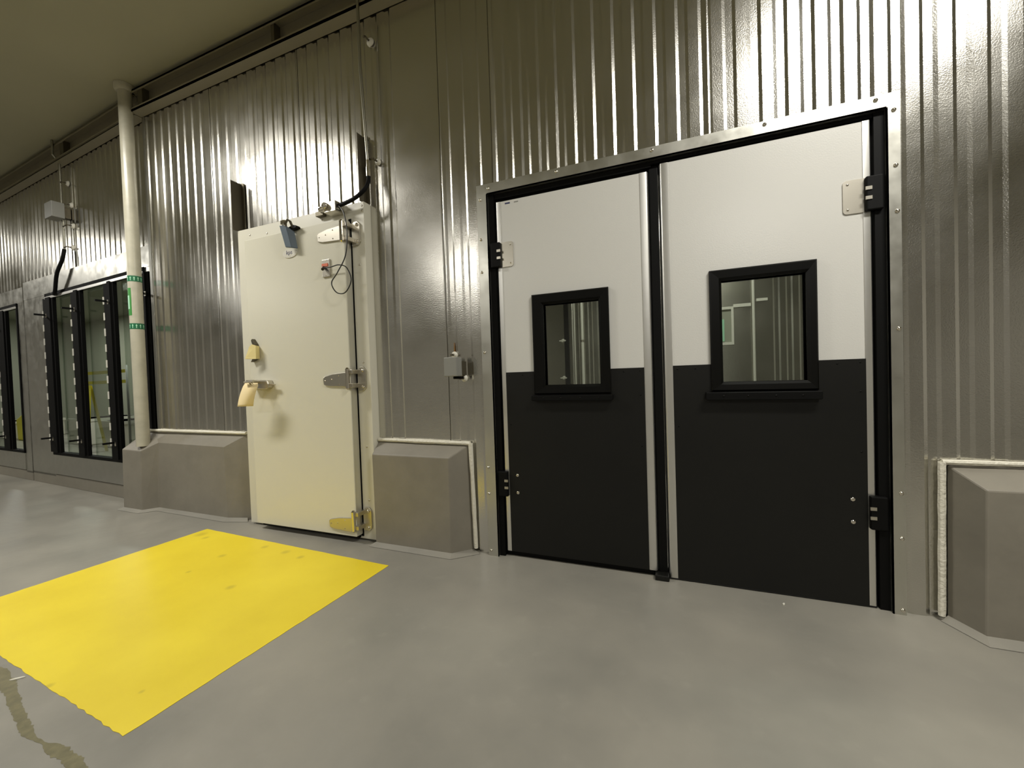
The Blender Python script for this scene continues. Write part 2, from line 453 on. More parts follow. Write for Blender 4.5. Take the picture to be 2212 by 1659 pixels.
# ------------------------------------------------------------------ corridor seen through the door windows
cp = rib_profile(-2.4, 2.6, [(-2.4, -.95), (.34, .90)], [], phase=.03, depth=.006)
structure(ribbed(None, cp, [], 2.9, 4.3).build('wall_corridor', M['panel'], loc=(0, 4.3, 0)), 'ribbed steel wall of the corridor seen through the door windows', 'wall')
structure(MB().box(-2.45,-2.4,2.16,4.3,0,2.9).build('wall_corridor_left', M['room']), 'side wall of the corridor behind the doors', 'wall')
structure(MB().box(2.6,2.65,2.16,4.3,0,2.9).build('wall_corridor_right', M['room']), 'right side wall of the corridor behind the doors', 'wall')
structure(MB().box(-2.45,2.65,2.16,4.34,2.9,2.95).build('ceiling_corridor', M['room']), 'ceiling of the corridor behind the doors', 'ceiling')
tag(MB().tube([(.763,4.27,.0),(.763,4.27,2.9)], .012).build('electrical_conduit', M['frame_white']), 'pale vertical conduit seen through the right door window', 'conduit')
c = empty('electrical_conduit', (-.85, 4.27, 0)); tag(c, 'pale vertical conduit with a coupling gap seen through the left door window', 'conduit')
MB().tube([(-.835,4.27,.0),(-.835,4.27,1.385)], .015).build('lower_pipe', M['frame_white'], c)
MB().tube([(-.835,4.27,1.41),(-.835,4.27,2.9)], .015).build('upper_pipe', M['frame_white'], c)
MB().tube([(-.835,4.27,1.38),(-.835,4.27,1.415)], .010).build('coupling', M['steel'], c)
tag(MB().tube([(-.918,4.28,0),(-.918,4.28,2.9)], .006).build('thin_conduit', M['frame_white']), 'thin pale line of conduit just left of the broken conduit behind the glass', 'conduit')
tag(MB().box(-1.035,-.985,4.285,4.297,0,2.9).build('dark_channel', M['black']), 'dark vertical wall channel seen through the left door window', 'channel')
for z, t in ((1.414, 'upper'), (1.008, 'lower')):
    k = empty('wall_clip', (-1.05, 4.28, z)); tag(k, f'{t} of two small white wall clips seen through the left door window', 'clip', 'white clips behind the left door window')
    MB().tube([(-1.05,4.299,z),(-1.05,4.26,z)], [.024,.014]).build('cap', M['white_plain'], k)
    MB().box(-1.085,-1.015,4.262,4.27,z-.007,z+.007).build('strap', M['white_plain'], k)
hw = empty('small_window', (.53, 4.28, 1.28)); tag(hw, 'small white framed window seen at the left edge of the right door window', 'window')
MB().prism_xz([(.40,1.275),(.60,1.275),(.60,1.30),(.40,1.30)],4.27,4.296).prism_xz([(.40,1.61),(.60,1.61),(.60,1.635),(.40,1.635)],4.27,4.296).box(.58,.60,4.27,4.296,1.30,1.61).box(.40,.42,4.27,4.296,1.30,1.61).build('frame', M['frame_white'], hw)
MB().box(.42,.58,4.286,4.294,1.30,1.61).build('pane', M['cool_in'], hw)
MB().box(.50,.522,4.281,4.286,1.31,1.52).build('green_reflection_strip', M['pale'], hw)  # reflection in the pane, painted as a solid pale green strip
tag(MB().box(.602,.745,4.28,4.297,1.625,1.655).build('wall_rail', M['frame_white']), 'short pale horizontal rail right of the small framed window', 'rail')
tag(MB().box(.79,.88,4.28,4.297,1.665,1.69).build('wall_bracket', M['frame_white']), 'short pale bracket right of the conduit in the right door window', 'bracket')

# ------------------------------------------------------------------ cream cooler door
tc = empty('trim_4', (-2.36, 2.09, 0)); structure(tc, 'cream casing around the cream cooler door', 'trim')
CX0, CX1, CT = -2.953, -1.776, 2.195
cs = MB()
cs.prism_xz([(CX0,.012),(-2.72,.012),(-2.72,2.0),(-1.95,2.0),(-1.95,.012),(CX1,.012),(CX1,CT),(CX0,CT)], 2.062, WY+.005)
cs.build('casing', M['cream_trim'], tc, bevel=.003)
MB().box(-1.900, -1.880, 2.058, 2.0625, .03, 2.10).build('gasket', M['black'], tc)
for x, z in [(-2.823,2.145),(-2.647,2.13),(-2.126,2.136),(-1.79,2.17),(-1.79,2.14),(-1.828,1.80),(-1.828,1.17),(-1.828,.27),(-1.828,.62)]:
    MB().dome((x, 2.062, z), .007, .004).build('screw', M['steel'], tc)
dd = empty('door_3', (-2.34, 2.03, .045)); structure(dd, 'cream cooler door slab with strap hinges, hanging paper tag and oval badge', 'door')
MB().box(-2.800, -1.886, 2.0, 2.054, .045, 2.082).build('slab', M['cream'], dd, bevel=.004)
MB().box(-1.889, -1.8845, 2.004, 2.054, .05, 2.078).build('edge_strip', M['guard'], dd)['label'] = 'grey metal edge strip'
MB().box(-2.78, -1.90, 2.03, 2.054, .022, .045).build('bottom_gasket', M['black'], dd)
def strap_hinge(zc, zk):
    h = empty('hinge', (-1.90, 2.0, zc), dd)
    poly = [(-2.100, zc-.026), (-2.06, zc-.036), (-1.90, zc-.044), (-1.90, zc+.052), (-2.02, zc+.043), (-2.09, zc+.028), (-2.104, zc+.018)]
    st = MB().prism_xz(poly, 1.990, 2.0).build('strap', M['steel'], h, bevel=.003)
    for x, dz in ((-2.085, 0), (-2.03, .008), (-1.97, .03), (-1.97, -.024)):
        MB().dome((x, 1.990, zc+dz), .004, .003).build('screw', M['chrome'], st)
    MB().tube([(-1.893,1.986,zk-.062),(-1.893,1.986,zk+.062)], .013, 14).build('knuckle', M['chrome'], h)
    MB().tube([(-1.893,1.986,zk+.062),(-1.893,1.986,zk+.072)], [.014,.006], 12).tube([(-1.893,1.986,zk-.062),(-1.893,1.986,zk-.070)], [.014,.006], 12).build('pin_cap', M['chrome'], h)
    mp = MB()
    c = .02; xa, xb, za, zb = -1.872, -1.806, zk-.080, zk+.075
    mp.prism_xz([(xa,za),(xb-c,za),(xb,za+c),(xb,zb-c),(xb-c,zb),(xa+c,zb),(xa,zb-c)], 2.050, 2.062)
    mp.box(-1.886, -1.858, 1.99, 2.062, zk-.058, zk-.030).box(-1.886, -1.858, 1.99, 2.062, zk+.030, zk+.058)
    mp.build('mounting_plate', M['steel'], h, bevel=.003)
    MB().dome((-1.828, 2.050, zk+.052), .012, .009).build('bolt', M['chrome'], h)
    MB().dome((-1.828, 2.050, zk-.055), .010, .007).build('bolt', M['chrome'], h)
strap_hinge(1.990, 2.000)
strap_hinge(1.058, 1.066)
strap_hinge(.118, .150)
# lever latch
lv = empty('latch_handle', (-2.66, 2.0, 1.06), dd)
MB().prism_xz([(-2.75,1.025),(-2.60,1.014),(-2.575,1.022),(-2.568,1.050),(-2.578,1.076),(-2.735,1.084),(-2.75,1.072)], 1.955, 2.0).build('latch_body', M['steel'], lv, bevel=.006)
MB().prism_xz([(-2.59,1.036),(-2.522,1.039),(-2.518,1.048),(-2.59,1.054)], 1.962, 1.978).build('latch_tongue', M['steel'], lv, bevel=.002)
MB().tube([(-2.66,1.96,1.066),(-2.65,1.90,1.072),(-2.645,1.862,1.072)], [.012,.010,.009], 10).tube([(-2.58,1.862,1.074),(-2.672,1.864,1.066)], .0075, 10).build('lever', M['steel'], lv)
# hasp wrapped in tape
hp = empty('hasp', (-2.74, 1.99, 1.25), dd)
MB().prism_xz([(-2.757,1.209),(-2.697,1.233),(-2.702,1.335),(-2.735,1.374),(-2.746,1.362),(-2.735,1.335),(-2.735,1.24)], 1.975, 2.0).build('hasp_plate', M['bracket'], hp, bevel=.002)
tp = tag(MB().add([(-2.745,1.945,1.229),(-2.676,1.955,1.228),(-2.675,1.958,1.322),(-2.705,1.952,1.332),(-2.728,1.948,1.315),(-2.740,1.945,1.285),(-2.758,1.935,1.232)],
         [(0,1,2,3,4,5,6)]).add([(-2.675,1.958,1.322),(-2.676,1.955,1.228),(-2.690,1.996,1.230),(-2.690,1.996,1.320)], [(0,1,2,3)]).build('masking_tape', M['masking']),
         'torn cream masking tape stuck over the small hasp above the door lever', 'tape')
md = tp.modifiers.new('t', 'SOLIDIFY'); md.thickness = .001
# hanging tag
pt = MB()
n = 8; vs = []
for i in range(n+1):
    t = i/n; z = 1.060 - .160*t
    xl = -2.70 - .075*t**1.25 + .004*math.sin(t*3); yy = 1.880 - .014*math.sin(t*3.0)
    vs += [(xl+.01*(1 if i == 0 else 0), yy, z), (xl+.140+.012*t-(.012 if i == 0 else 0), yy+.004, z+.004*math.sin(t*2))]
pt.add(vs, [(2*i, 2*i+1, 2*i+3, 2*i+2) for i in range(n)], True)
tg = empty('paper_tag', (-2.75, 1.885, .88)); tag(tg, 'blank cream paper tag hanging from the lever of the cream door', 'tag')
po = pt.build('tag_card', M['manila'], tg); md = po.modifiers.new('t', 'SOLIDIFY'); md.thickness = .0008
MB().tube([(-2.63,1.876,1.050),(-2.635,1.864,1.068),(-2.625,1.866,1.078),(-2.612,1.88,1.055)], .0018, 6).build('wire_loop', M['cord'], tg)
# blue-grey closer on the top edge
cl = empty('door_closer', (-2.39, 1.98, 2.0), dd)
MB().add([(-2.374,1.938,2.100),(-2.318,1.938,2.094),(-2.288,1.952,1.945),(-2.343,1.952,1.955),
          (-2.374,1.950,2.100),(-2.290,1.985,2.060),(-2.270,1.990,1.945),(-2.343,1.965,1.955)],
         [(0,1,2,3),(4,7,6,5),(0,4,5,1),(1,5,6,2),(2,6,7,3),(3,7,4,0)]).build('closer_cover', M['blue'], cl, bevel=.004)
MB().tube([(-2.322,1.945,2.085),(-2.322,1.945,2.110),(-2.310,1.950,2.130),(-2.296,1.958,2.120),(-2.290,1.975,2.075)], .008, 10).build('hook', M['bracket'], cl)
MB().box(-2.352,-2.318,1.93,1.948,2.098,2.126).build('hook_tip', M['chrome'], cl, bevel=.003)
MB().prism_xz([(-2.325,2.071),(-2.285,2.070),(-2.250,2.076),(-2.255,2.090),(-2.283,2.098),(-2.325,2.088)], 1.965, 2.0).build('strike', M['black'], cl, bevel=.003)
# oval badge
def disc(cx, cz, rx, rz, y0, y1, n=32, dz=0):
    return MB().prism_xz([(cx+rx*math.cos(2*math.pi*i/n), cz+rz*math.sin(2*math.pi*i/n)) for i in range(n)], y0, y1)
bd = disc(-2.357, 1.929, .064, .030, 1.9955, 2.0).build('badge', M['white_plain'], dd); bd['label'] = 'white oval badge lettered kps'
disc(-2.357, 1.929, .056, .0245, 1.9950, 1.9956).build('badge_face', M['white_plain'], bd)
M['badge_face'] = mat('pale_grey_enamel', (188, 190, 190), .4)
def text(s, size, loc, m, name, parent, ext=.0004, sx=1):
    cu = bpy.data.curves.new(name, 'FONT'); cu.body = s; cu.size = size; cu.extrude = ext; cu.align_x = 'CENTER'; cu.align_y = 'CENTER'; cu.resolution_u = 3
    tmp = bpy.data.objects.new(name+'_tmp', cu); COL.objects.link(tmp)
    bpy.context.view_layer.update()
    me = bpy.data.meshes.new_from_object(tmp.evaluated_get(bpy.context.evaluated_depsgraph_get()))
    bpy.data.objects.remove(tmp); me.materials.clear(); me.materials.append(m)
    me.transform(Matrix.Rotation(math.pi/2, 4, 'X') @ Matrix.Diagonal((sx, 1, 1, 1)))
    o = bpy.data.objects.new(name, me); COL.objects.link(o); o.parent = parent
    o.location = Vector(loc) - Vector(parent['_w']); o['_w'] = tuple(loc)
    return o
text('kps', .040, (-2.360, 1.9945, 1.934), M['navy'], 'lettering', bd, sx=1.05)
MB().prism_xz([(-2.362,1.906),(-2.352,1.906),(-2.350,1.916),(-2.338,1.917),(-2.338,1.923),(-2.360,1.922)], 1.9942, 1.9950).build('badge_mark', M['white_plain'], bd)
# receptacle plate on the door
pl = MB().box(-2.072, -2.006, 1.990, 2.0, 1.730, 1.843).build('receptacle_plate', M['steel'], dd, bevel=.003)
MB().box(-2.068, -2.020, 1.986, 1.990, 1.797, 1.816).build('receptacle', M['orange'], pl)
MB().dome((-2.039,1.990,1.832), .003, .002).build('screw', M['chrome'], pl)
MB().dome((-2.039,1.990,1.742), .003, .002).build('screw', M['chrome'], pl)

# junction box on the casing, hose, conduit
jb = empty('junction_box', (-1.99, 2.03, 2.13)); tag(jb, 'small grey metal junction box on top edge of the cream door casing', 'box')
MB().box(-2.030,-1.934,1.985,2.061,2.136,2.204).build('box', M['steel'], jb, bevel=.003)
MB().tube([(-2.085,2.02,2.180),(-2.028,2.02,2.180)], .024, 8).tube([(-2.010,1.985,2.176),(-2.010,1.965,2.176)], .020, 8).tube([(-2.06,1.975,2.165),(-2.000,1.975,2.178)], .012, 8).build('fitting', M['chrome'], jb)
MB().box(-2.150,-2.085,2.03,2.061,2.150,2.180).build('sensor', M['bracket'], jb, bevel=.002)
def bez(P, n=10):
    """smooth curve through the points"""
    P = [Vector(p) for p in P]; out = []
    Q = [2*P[0]-P[1]] + P + [2*P[-1]-P[-2]]
    for i in range(1, len(Q)-2):
        for k in range(n):
            t = k/n; a, b, c_, d = Q[i-1:i+3]
            out.append(tuple(.5*((2*b) + (c_-a)*t + (2*a-5*b+4*c_-d)*t*t + (3*b-3*c_+d-a)*t**3)))
    out.append(tuple(P[-1])); return out
hose = MB().tube(bez([(-1.727,2.060,2.345),(-1.722,2.050,2.30),(-1.732,2.025,2.245),(-1.79,2.01,2.200),(-1.87,2.010,2.182),(-1.936,2.015,2.178)]), .0125, 12)
tag(hose.build('flexible_hose', M['black']), 'black flexible conduit curving into the junction box over the cream door', 'hose')
tag(MB().tube(bez([(-1.934,2.03,2.150),(-1.895,1.975,2.152),(-1.835,1.950,2.09),(-1.815,1.950,1.97),(-1.835,1.950,1.83),(-1.905,1.952,1.735),
     (-1.960,1.955,1.675),(-1.925,1.957,1.612),(-1.855,1.957,1.605),(-1.805,1.957,1.675),(-1.835,1.955,1.755),(-1.90,1.96,1.782),(-1.965,1.965,1.780),(-2.03,1.970,1.780),(-2.045,1.985,1.792)]), .0036, 8)
    .tube([(-2.052,1.986,1.792),(-2.038,1.962,1.772)], .009, 10).build('power_cord', M['cord']), 'thin black power cord looped in front of the cream door hinge side', 'cord')
cd = empty('electrical_conduit', (-1.735, 2.06, 2.34)); tag(cd, 'galvanised vertical conduit rising from the cream door to the beam', 'conduit')
MB().tube([(-1.728,2.060,2.44),(-1.736,2.035,3.0),(-1.736,2.035,CZ-.005)], .0095, 12).build('pipe', M['conduit'], cd)
MB().tube([(-1.727,2.060,2.338),(-1.727,2.060,2.395)], .0155, 12).tube([(-1.727,2.060,2.395),(-1.727,2.060,2.44)], .0125, 12).build('connector', M['chrome'], cd)
def standoff(x, z, label, T=None, xp=None, yw=WY, r=.021):
    o = empty('pipe_standoff', (T or (lambda a, b, c: (a, b, c)))(x, yw, z)); tag(o, label, 'pipe support', 'round white pipe standoffs')
    MB(T).tube([(x,yw,z),(x,yw-.006,z),(x,yw-.018,z)], [r, r, r*.55], 16).build('base_disc', M['white_plain'], o)
    MB(T).tube([(x,yw-.015,z),(x,yw-.05,z)], .006, 8).tube([(x,yw-.05,z),((xp if xp is not None else x),yw-.05,z)], .006, 8).build('rod', M['bracket'], o)
standoff(-1.722, 3.22, 'round white standoff high on the conduit, just under the beam', xp=-1.737, r=.026)
standoff(-1.697, 2.452, 'round white standoff on the conduit, above the cream door', xp=-1.73)

# steel angles above the door casing
def angle(x, z0, z1, yf, wflange, label):
    o = MB()
    o.box(x-.003, x, yf, WY, z0, z1).box(x, x+wflange, WY-.012, WY-.004, z0, z1)
    return tag(o.build('steel_angle', M['bracket']), label, 'bracket', 'steel angles above the cream door')
angle(-2.965, 2.200, 2.565, 2.035, .028, 'dark vertical steel angle above the left corner of the cream door')
angle(-1.800, 2.200, 2.632, 2.055, .03, 'dark vertical steel angle behind the conduit, above the right corner of the cream door')

# grey box with standoffs between the doors
gb = empty('control_box', (-1.15, 2.05, 1.06)); tag(gb, 'small grey box fixed on the metal wall between the doors', 'box')
MB().box(-1.190,-1.108,1.990,2.020,1.058,1.168).build('cover', M['grey_box'], gb, bevel=.004)
MB().box(-1.188,-1.110,2.0215,2.060,1.060,1.166).build('housing', M['grey_box'], gb, bevel=.003)
MB().box(-1.165,-1.115,2.060,WY-.003,1.065,1.145).build('backing_strut', M['bracket'], gb)
MB().tube([(-1.150,2.03,1.050),(-1.115,2.08,1.050)], .008, 8).build('strut_end', M['black'], gb)
standoff(-1.190, 1.187, 'white standoff peeping out above the grey control box', xp=-1.18)
standoff(-1.128, 1.045, 'white standoff at lower right of the grey control box', xp=-1.14)
tag(MB().add([(-1.196,WY-.0012,1.205),(-1.186,WY-.0012,1.205),(-1.189,WY-.0012,1.262),(-1.193,WY-.0012,1.262)], [(0,1,2,3)]).build('rust_streak', M['rust']), 'brown rust streak on the metal wall above the grey control box', 'stain')

# ------------------------------------------------------------------ concrete curbs
def curb(label, V, faces, skirt, caulk):
    V3 = [tuple(v) for v in V]
    r = empty('concrete_curb', (sum(v[0] for v in V)/len(V), 2.05, 0)); tag(r, label, 'curb', 'grey concrete curbs along the wall')
    MB().add(V3, faces).build('block', M['curb'], r, bevel=.006)
    if skirt:
        s = MB(); inn, out = skirt
        for i in range(len(inn)-1):
            a, b = inn[i], inn[i+1]; c_, d = out[i], out[i+1]
            s.add([(a[0],a[1],.018),(b[0],b[1],.018),(d[0],d[1],.002),(c_[0],c_[1],.002)], [(0,1,2,3)])
        s.build('cove_skirt', M['floor'], r)
    k = MB()
    for p, q, r0 in caulk:
        P = [Vector(p).lerp(Vector(q), i/14) for i in range(15)]
        rr = [r0*random.uniform(.9, 1.1) for _ in P]
        k.tube([tuple(x) for x in P], rr, 8)
    k.build('sealant_bead', M['caulk'], r)['label'] = 'rough white sealant bead'
    return r
# middle curb
curb('grey sloped-top concrete curb between the cream door and the double doors',
     [(-1.774,2.122,0),(-1.758,2.029,0),(-1.208,2.027,0),(-1.106,2.122,0), (-1.764,2.030,.580),(-1.204,2.030,.580), (-1.775,2.122,.655),(-1.112,2.122,.648)],
     [(1,2,5,4),(2,3,7,5),(4,5,7,6),(0,1,4,6),(0,6,7,3),(0,3,2,1)],
     ([(-1.760,2.03),(-1.208,2.028),(-1.106,2.12)], [(-1.785,1.99),(-1.19,1.985),(-1.055,2.10)]),
     [((-1.770,2.110,.662),(-1.100,2.110,.656),.013), ((-1.098,2.110,.656),(-1.085,2.110,.03),.013)])
# left curb with the pole plinth
V = [(-4.45,2.17,0),(-4.45,1.985,0),(-4.177,1.983,0),(-4.112,2.072,0),(-3.222,2.066,0),(-3.040,2.122,0),
     (-4.435,1.987,.525),(-4.162,1.985,.519),(-4.085,2.072,.572),(-3.236,2.070,.569),
     (-4.43,2.17,.66),(-4.236,2.13,.672),(-3.030,2.122,.666)]
curb('long grey concrete curb left of the cream door, stepping out under the pole', V,
     [(1,2,7,6),(2,3,8,7),(3,4,9,8),(4,5,12,9),(6,7,11,10),(7,8,11),(8,9,12,11),(0,1,6,10)],
     ([(-4.45,2.10),(-4.45,1.985),(-4.177,1.983),(-4.112,2.072),(-3.222,2.066),(-3.06,2.11)], [(-4.48,2.10),(-4.48,1.95),(-4.16,1.945),(-4.08,2.035),(-3.20,2.02),(-3.01,2.075)]),
     [((-4.32,2.112,.678),(-3.035,2.112,.676),.012)])
# right curb
curb('grey concrete curb at the right edge, right of the double doors',
     [(1.042,2.122,0),(1.092,2.001,0),(2.4,2.003,0),(2.4,2.122,0),(1.098,2.002,.566),(2.4,2.003,.568),(1.046,2.122,.632),(2.4,2.122,.640)],
     [(1,2,5,4),(0,1,4,6),(4,5,7,6),(2,3,7,5)],
     ([(1.042,2.12),(1.092,2.001),(2.4,2.003)], [(1.01,2.10),(1.075,1.955),(2.4,1.955)]),
     [((1.022,2.109,.646),(2.4,2.109,.652),.011), ((1.022,2.108,.646),(1.017,2.108,.02),.0125)])

# ------------------------------------------------------------------ white pole
PX, PY, PR = -4.196, 2.025, .047
pole = empty('support_pole', (PX, PY, .556)); tag(pole, 'off-white round steel pole standing on the left curb with green arrow bands', 'pole')
MB().tube([(PX,PY,.556),(PX,PY,CZ)], PR, 32).build('shaft', M['pipe'], pole)
MB().tube([(PX,PY,3.545),(PX,PY,3.56),(PX,PY,CZ-.002)], [.062,.070,.070], 32).build('ceiling_collar', M['pipe'], pole)
def band(z):
    b = empty('arrow_band', (PX, PY, z), pole)
    n = 40
    m = MB(); m.tube([(PX,PY,z-.024),(PX,PY,z+.024)], PR+.0008, n, caps=False); m.build('tape', M['green'], b)
    for k in range(12):
        a = 2*math.pi*k/12
        def P(da, dz): return (PX+(PR+.0016)*math.cos(a+da), PY+(PR+.0016)*math.sin(a+da), z+dz)
        MB().add([P(-.055,-.016), P(.055,-.016), P(.055,.002), P(.13,.002), P(0,.018), P(-.13,.002), P(-.055,.002)], [(0,1,2,3,4,5,6)]).build('arrow', M['pale'], b)
band(1.975); band(1.575)
def arc_patch(a0, a1, z0, z1, off, n=6):
    m = MB(); vs = []
    for i in range(n+1):
        a = a0+(a1-a0)*i/n
        vs += [(PX+(PR+off)*math.cos(a), PY+(PR+off)*math.sin(a), z0), (PX+(PR+off)*math.cos(a), PY+(PR+off)*math.sin(a), z1)]
    m.add(vs, [(2*i, 2*i+2, 2*i+3, 2*i+1) for i in range(n)], True); return m
va = math.atan2(-PY, -PX)     # direction from the pole to the viewer side
sk = arc_patch(va-1.75, va-.62, 1.665, 1.895, .0008).build('sticker', M['green2'], pole); sk['label'] = 'green vertical pipe label'
arc_patch(va-1.6, va-.92, 1.718, 1.832, .0014).build('sticker_print', M['pale'], sk)

# ------------------------------------------------------------------ cooler openings on the left
def cooler_window(name, label, s0, s1, z0, z1, mull, zt):
    """s measured leftwards along the angled wall"""
    r = empty(name, LP((s0+s1)/2, .02, z0)); structure(r, label, 'window')
    f = MB(LT)
    f.box(-s1, -s0, -.022, .03, z1-.045, z1).box(-s1, -s0, -.022, .03, z0, z0+.03).box(-s1, -s1+.03, -.022, .03, z0, z1).box(-s0-.03, -s0, -.022, .03, z0, z1)
    f.build('outer_frame', M['frame_black'], r)
    MB(LT).box(-s1+.01, -s0-.01, -.028, -.018, z1-.060, z1-.036).build('top_rail', M['guard'], r)['label'] = 'pale aluminium top rail'
    clip = None; arm = None
    for j, (a, b) in enumerate(mull):
        mu = MB(LT).box(-a, -b-.07, -.024, .006, z0+.03, z1-.05).box(-a+.10, -b-.11, -.036, -.02, z0+.03, z1-.05).build('mullion', M['frame_black'], r)
        cl_ = MB(LT)
        for i in range(11):
            z = z1-.22-i*.152
            if z < z0+.08: break
            cl_ = MB(LT).box(-a-.006, -a+.010, -.030, -.018, z-.036, z+.036)
            cl_.build('clip_strip', M['frame_white'], mu)
        for z in (z1-.235, z0+.19):
            MB(LT).box(-a+.07, -a+.085, -.115, -.02, z-.009, z+.009).build('hold_open_arm', M['black'], mu)
            MB(LT).box(-a+.10, -a+.125, -.0385, -.036, z-.03, z+.01).build('arm_screw', M['steel'], mu)
    bounds = sorted([m_ for m_ in mull])
    for (b0_, b1_) in zip(bounds, bounds[1:]):
        MB(LT).box(-b1_[1], -b0_[0], .012, .018, z0+.03, z1-.05).build('pane', M['glass'], r)
    return r
cooler_window('window_1', 'black framed cooler opening with three upright mullions, left of the pole', .13, 2.225, .345, 2.125,
              [(2.275,1.955),(1.585,1.305),(.875,.615),(.20,-.02)], 0)
cooler_window('window_2', 'second black framed cooler opening cut off by the left edge', 3.03, 5.15, .32, 2.11,
              [(5.2,4.9),(4.45,4.10),(3.66,3.31)], 0)
def surround(name, label, s0, s1, z0, z1, ext_l, ext_r, top, bot):
    r = empty(name, LP((s0+s1)/2, 0, 0)); structure(r, label, 'trim')
    MB(LT).prism_xz([(-s1-ext_l, z1+top), (-s0+ext_r, z1+top-.02), (-s0+ext_r, z1-.005), (-s1-ext_l, z1-.005)], -.014, .0).build('head_flashing', M['flash'], r)
    MB(LT).box(-s1-ext_l, -s1+.005, -.012, .0, bot, z1-.005).build('side_flashing', M['flash'], r)
    MB(LT).box(-s0-.005, -s0+ext_r, -.012, .0, bot, z1-.005).build('side_flashing', M['flash'], r)
    MB(LT).box(-s1+.005, -s0-.005, -.020, .0, bot+.03, z0+.005).build('sill_flashing', M['flash'], r)
    MB(LT).box(-s1-ext_l, -s0+ext_r, -.012, .0, 0.002, bot+.022).build('base_flashing', M['curb'], r)
surround('trim_5', 'wrinkled galvanised flashing around the cooler opening beside the pole', .13, 2.225, .345, 2.125, .60, .10, .20, .10)
surround('trim_6', 'galvanised flashing around the cooler opening at the left edge', 3.03, 5.15, .32, 2.11, .3, .17, .19, .09)

# cold room behind
structure(MB(LT).box(-11.4,.6,3.2,3.3,0,2.9).build('wall_cooler_back', M['cool_in']), 'pale back wall of the cold room behind the openings', 'wall')
structure(MB(LT).box(.3,.35,.05,3.2,0,2.9).build('wall_cooler_right', M['cool_in']), 'right wall of the cold room behind the openings', 'wall')
structure(MB(LT).box(-11.45,-11.4,.05,3.2,0,2.9).build('wall_cooler_left', M['cool_in']), 'left wall of the cold room behind the openings', 'wall')
structure(MB(LT).box(-11.4,.6,.05,3.3,2.9,2.95).build('ceiling_cooler', M['cool_in']), 'ceiling of the cold room behind the openings', 'ceiling')
def bin_(u, v, w, h, label):
    o = empty('storage_bin', LT(u+w/2, v+.4, 0)); tag(o, label, 'bin', 'white bins in the cold room')
    MB(LT).box(u, u+w, v, v+.8, .0, h).build('body', M['white_plain'], o, bevel=.02)
    MB(LT).box(u-.01, u+w+.01, v-.01, v+.81, h-.05, h).build('rim', M['frame_white'], o)
bin_(-6.95, 1.56, .80, .50, 'white storage bin low behind the left bay of the cooler opening beside the pole')
bin_(-5.60, 1.56, .78, .48, 'white storage bin low behind the middle bay of the cooler opening beside the pole')
bin_(-10.2, 1.5, .7, .40, 'white storage bin seen through the cooler opening at the left edge')
for z, t in ((1.325, 'upper'), (1.150, 'lower')):
    bt = empty('barrier_tape', LT(-5.2, 1.49, z)); tag(bt, t+' strip of yellow barrier tape stretched inside the cold room', 'tape', 'yellow tapes in the cold room')
    MB(LT).box(-5.95,-4.40,1.49,1.493,z,z+.055).build('strip', M['yellow_tape'], bt)
for u in (-5.97, -4.38):
    ps = empty('barrier_post', LT(u, 1.49, 0)); tag(ps, 'thin grey post carrying the yellow tape in the cold room, %s one' % ('far' if u < -5 else 'near'), 'post', 'posts of the yellow tape')
    MB(LT).tube([(u,1.49,.02),(u,1.49,1.45)], .018, 10).build('tube', M['grey_box'], ps)
    MB(LT).tube([(u,1.49,.0),(u,1.49,.02)], [.07,.06], 20).build('foot', M['black'], ps)
fs = empty('caution_sign', LT(-4.86, 1.14, 0)); tag(fs, 'yellow folding sign glimpsed in the cold room under the tape', 'sign')
MB(LT).add([(-4.92,1.12,0),(-4.80,1.12,0),(-4.83,1.18,1.13),(-4.89,1.18,1.13),(-4.92,1.135,0),(-4.80,1.135,0),(-4.80,1.19,1.13),(-4.92,1.19,1.13)],
           [(0,1,2,3),(5,4,7,6),(1,5,6,2),(4,0,3,7),(3,2,6,7)]).build('front_board', M['yellow_tape'], fs)
MB(LT).add([(-4.92,1.36,0),(-4.80,1.36,0),(-4.80,1.20,1.12),(-4.92,1.20,1.12)], [(0,1,2,3)]).build('rear_board', M['yellow_tape'], fs)
yb = empty('yellow_tub', LT(-9.1, 1.6, 0)); tag(yb, 'yellow tub glimpsed through the cooler opening at the left edge', 'tub')
MB(LT).prism_xz([(-9.30,0),(-8.90,0),(-8.86,.62),(-9.34,.45)], 1.5, 1.9).build('body', M['yellow_tape'], yb, bevel=.02)
tag(MB(LT).box(-5.34,-5.04,3.18,3.198,1.42,1.78).build('wall_panel', M['frame_white']), 'white sheet on the far wall of the cold room, seen through the middle bay', 'panel')

# conduit and box over the cooler opening
jc = empty('electrical_conduit', LP(1.60, .04, 2.5)); tag(jc, 'thin galvanised conduit with its black tail dropping to the cooler opening on the left', 'conduit')
MB(LT).tube([(-1.60,-.045,2.95),(-1.60,-.045,3.40),(-1.58,-.095,3.45),(-1.58,-.095,CZ-.005)], .010, 10).tube([(-1.59,-.045,2.50),(-1.59,-.045,2.82)], .012, 10).build('pipe', M['conduit'], jc)
MB(LT).tube(bez([(-1.59,-.045,2.51),(-1.61,-.06,2.40),(-1.72,-.07,2.27),(-1.86,-.05,2.10),(-1.98,-.035,2.10)]), .016, 10).build('flexible_tail', M['black'], jc)
jx = empty('control_box', LP(1.58, .08, 2.80)); tag(jx, 'grey box on the conduit above the cooler opening at far left', 'box')
MB(LT).box(-1.665,-1.50,-.15,-.055,2.80,2.955).build('housing', M['grey_box'], jx, bevel=.004)
MB(LT).box(-1.60,-1.53,-.055,-.002,2.82,2.93).build('backing_strut', M['bracket'], jx)
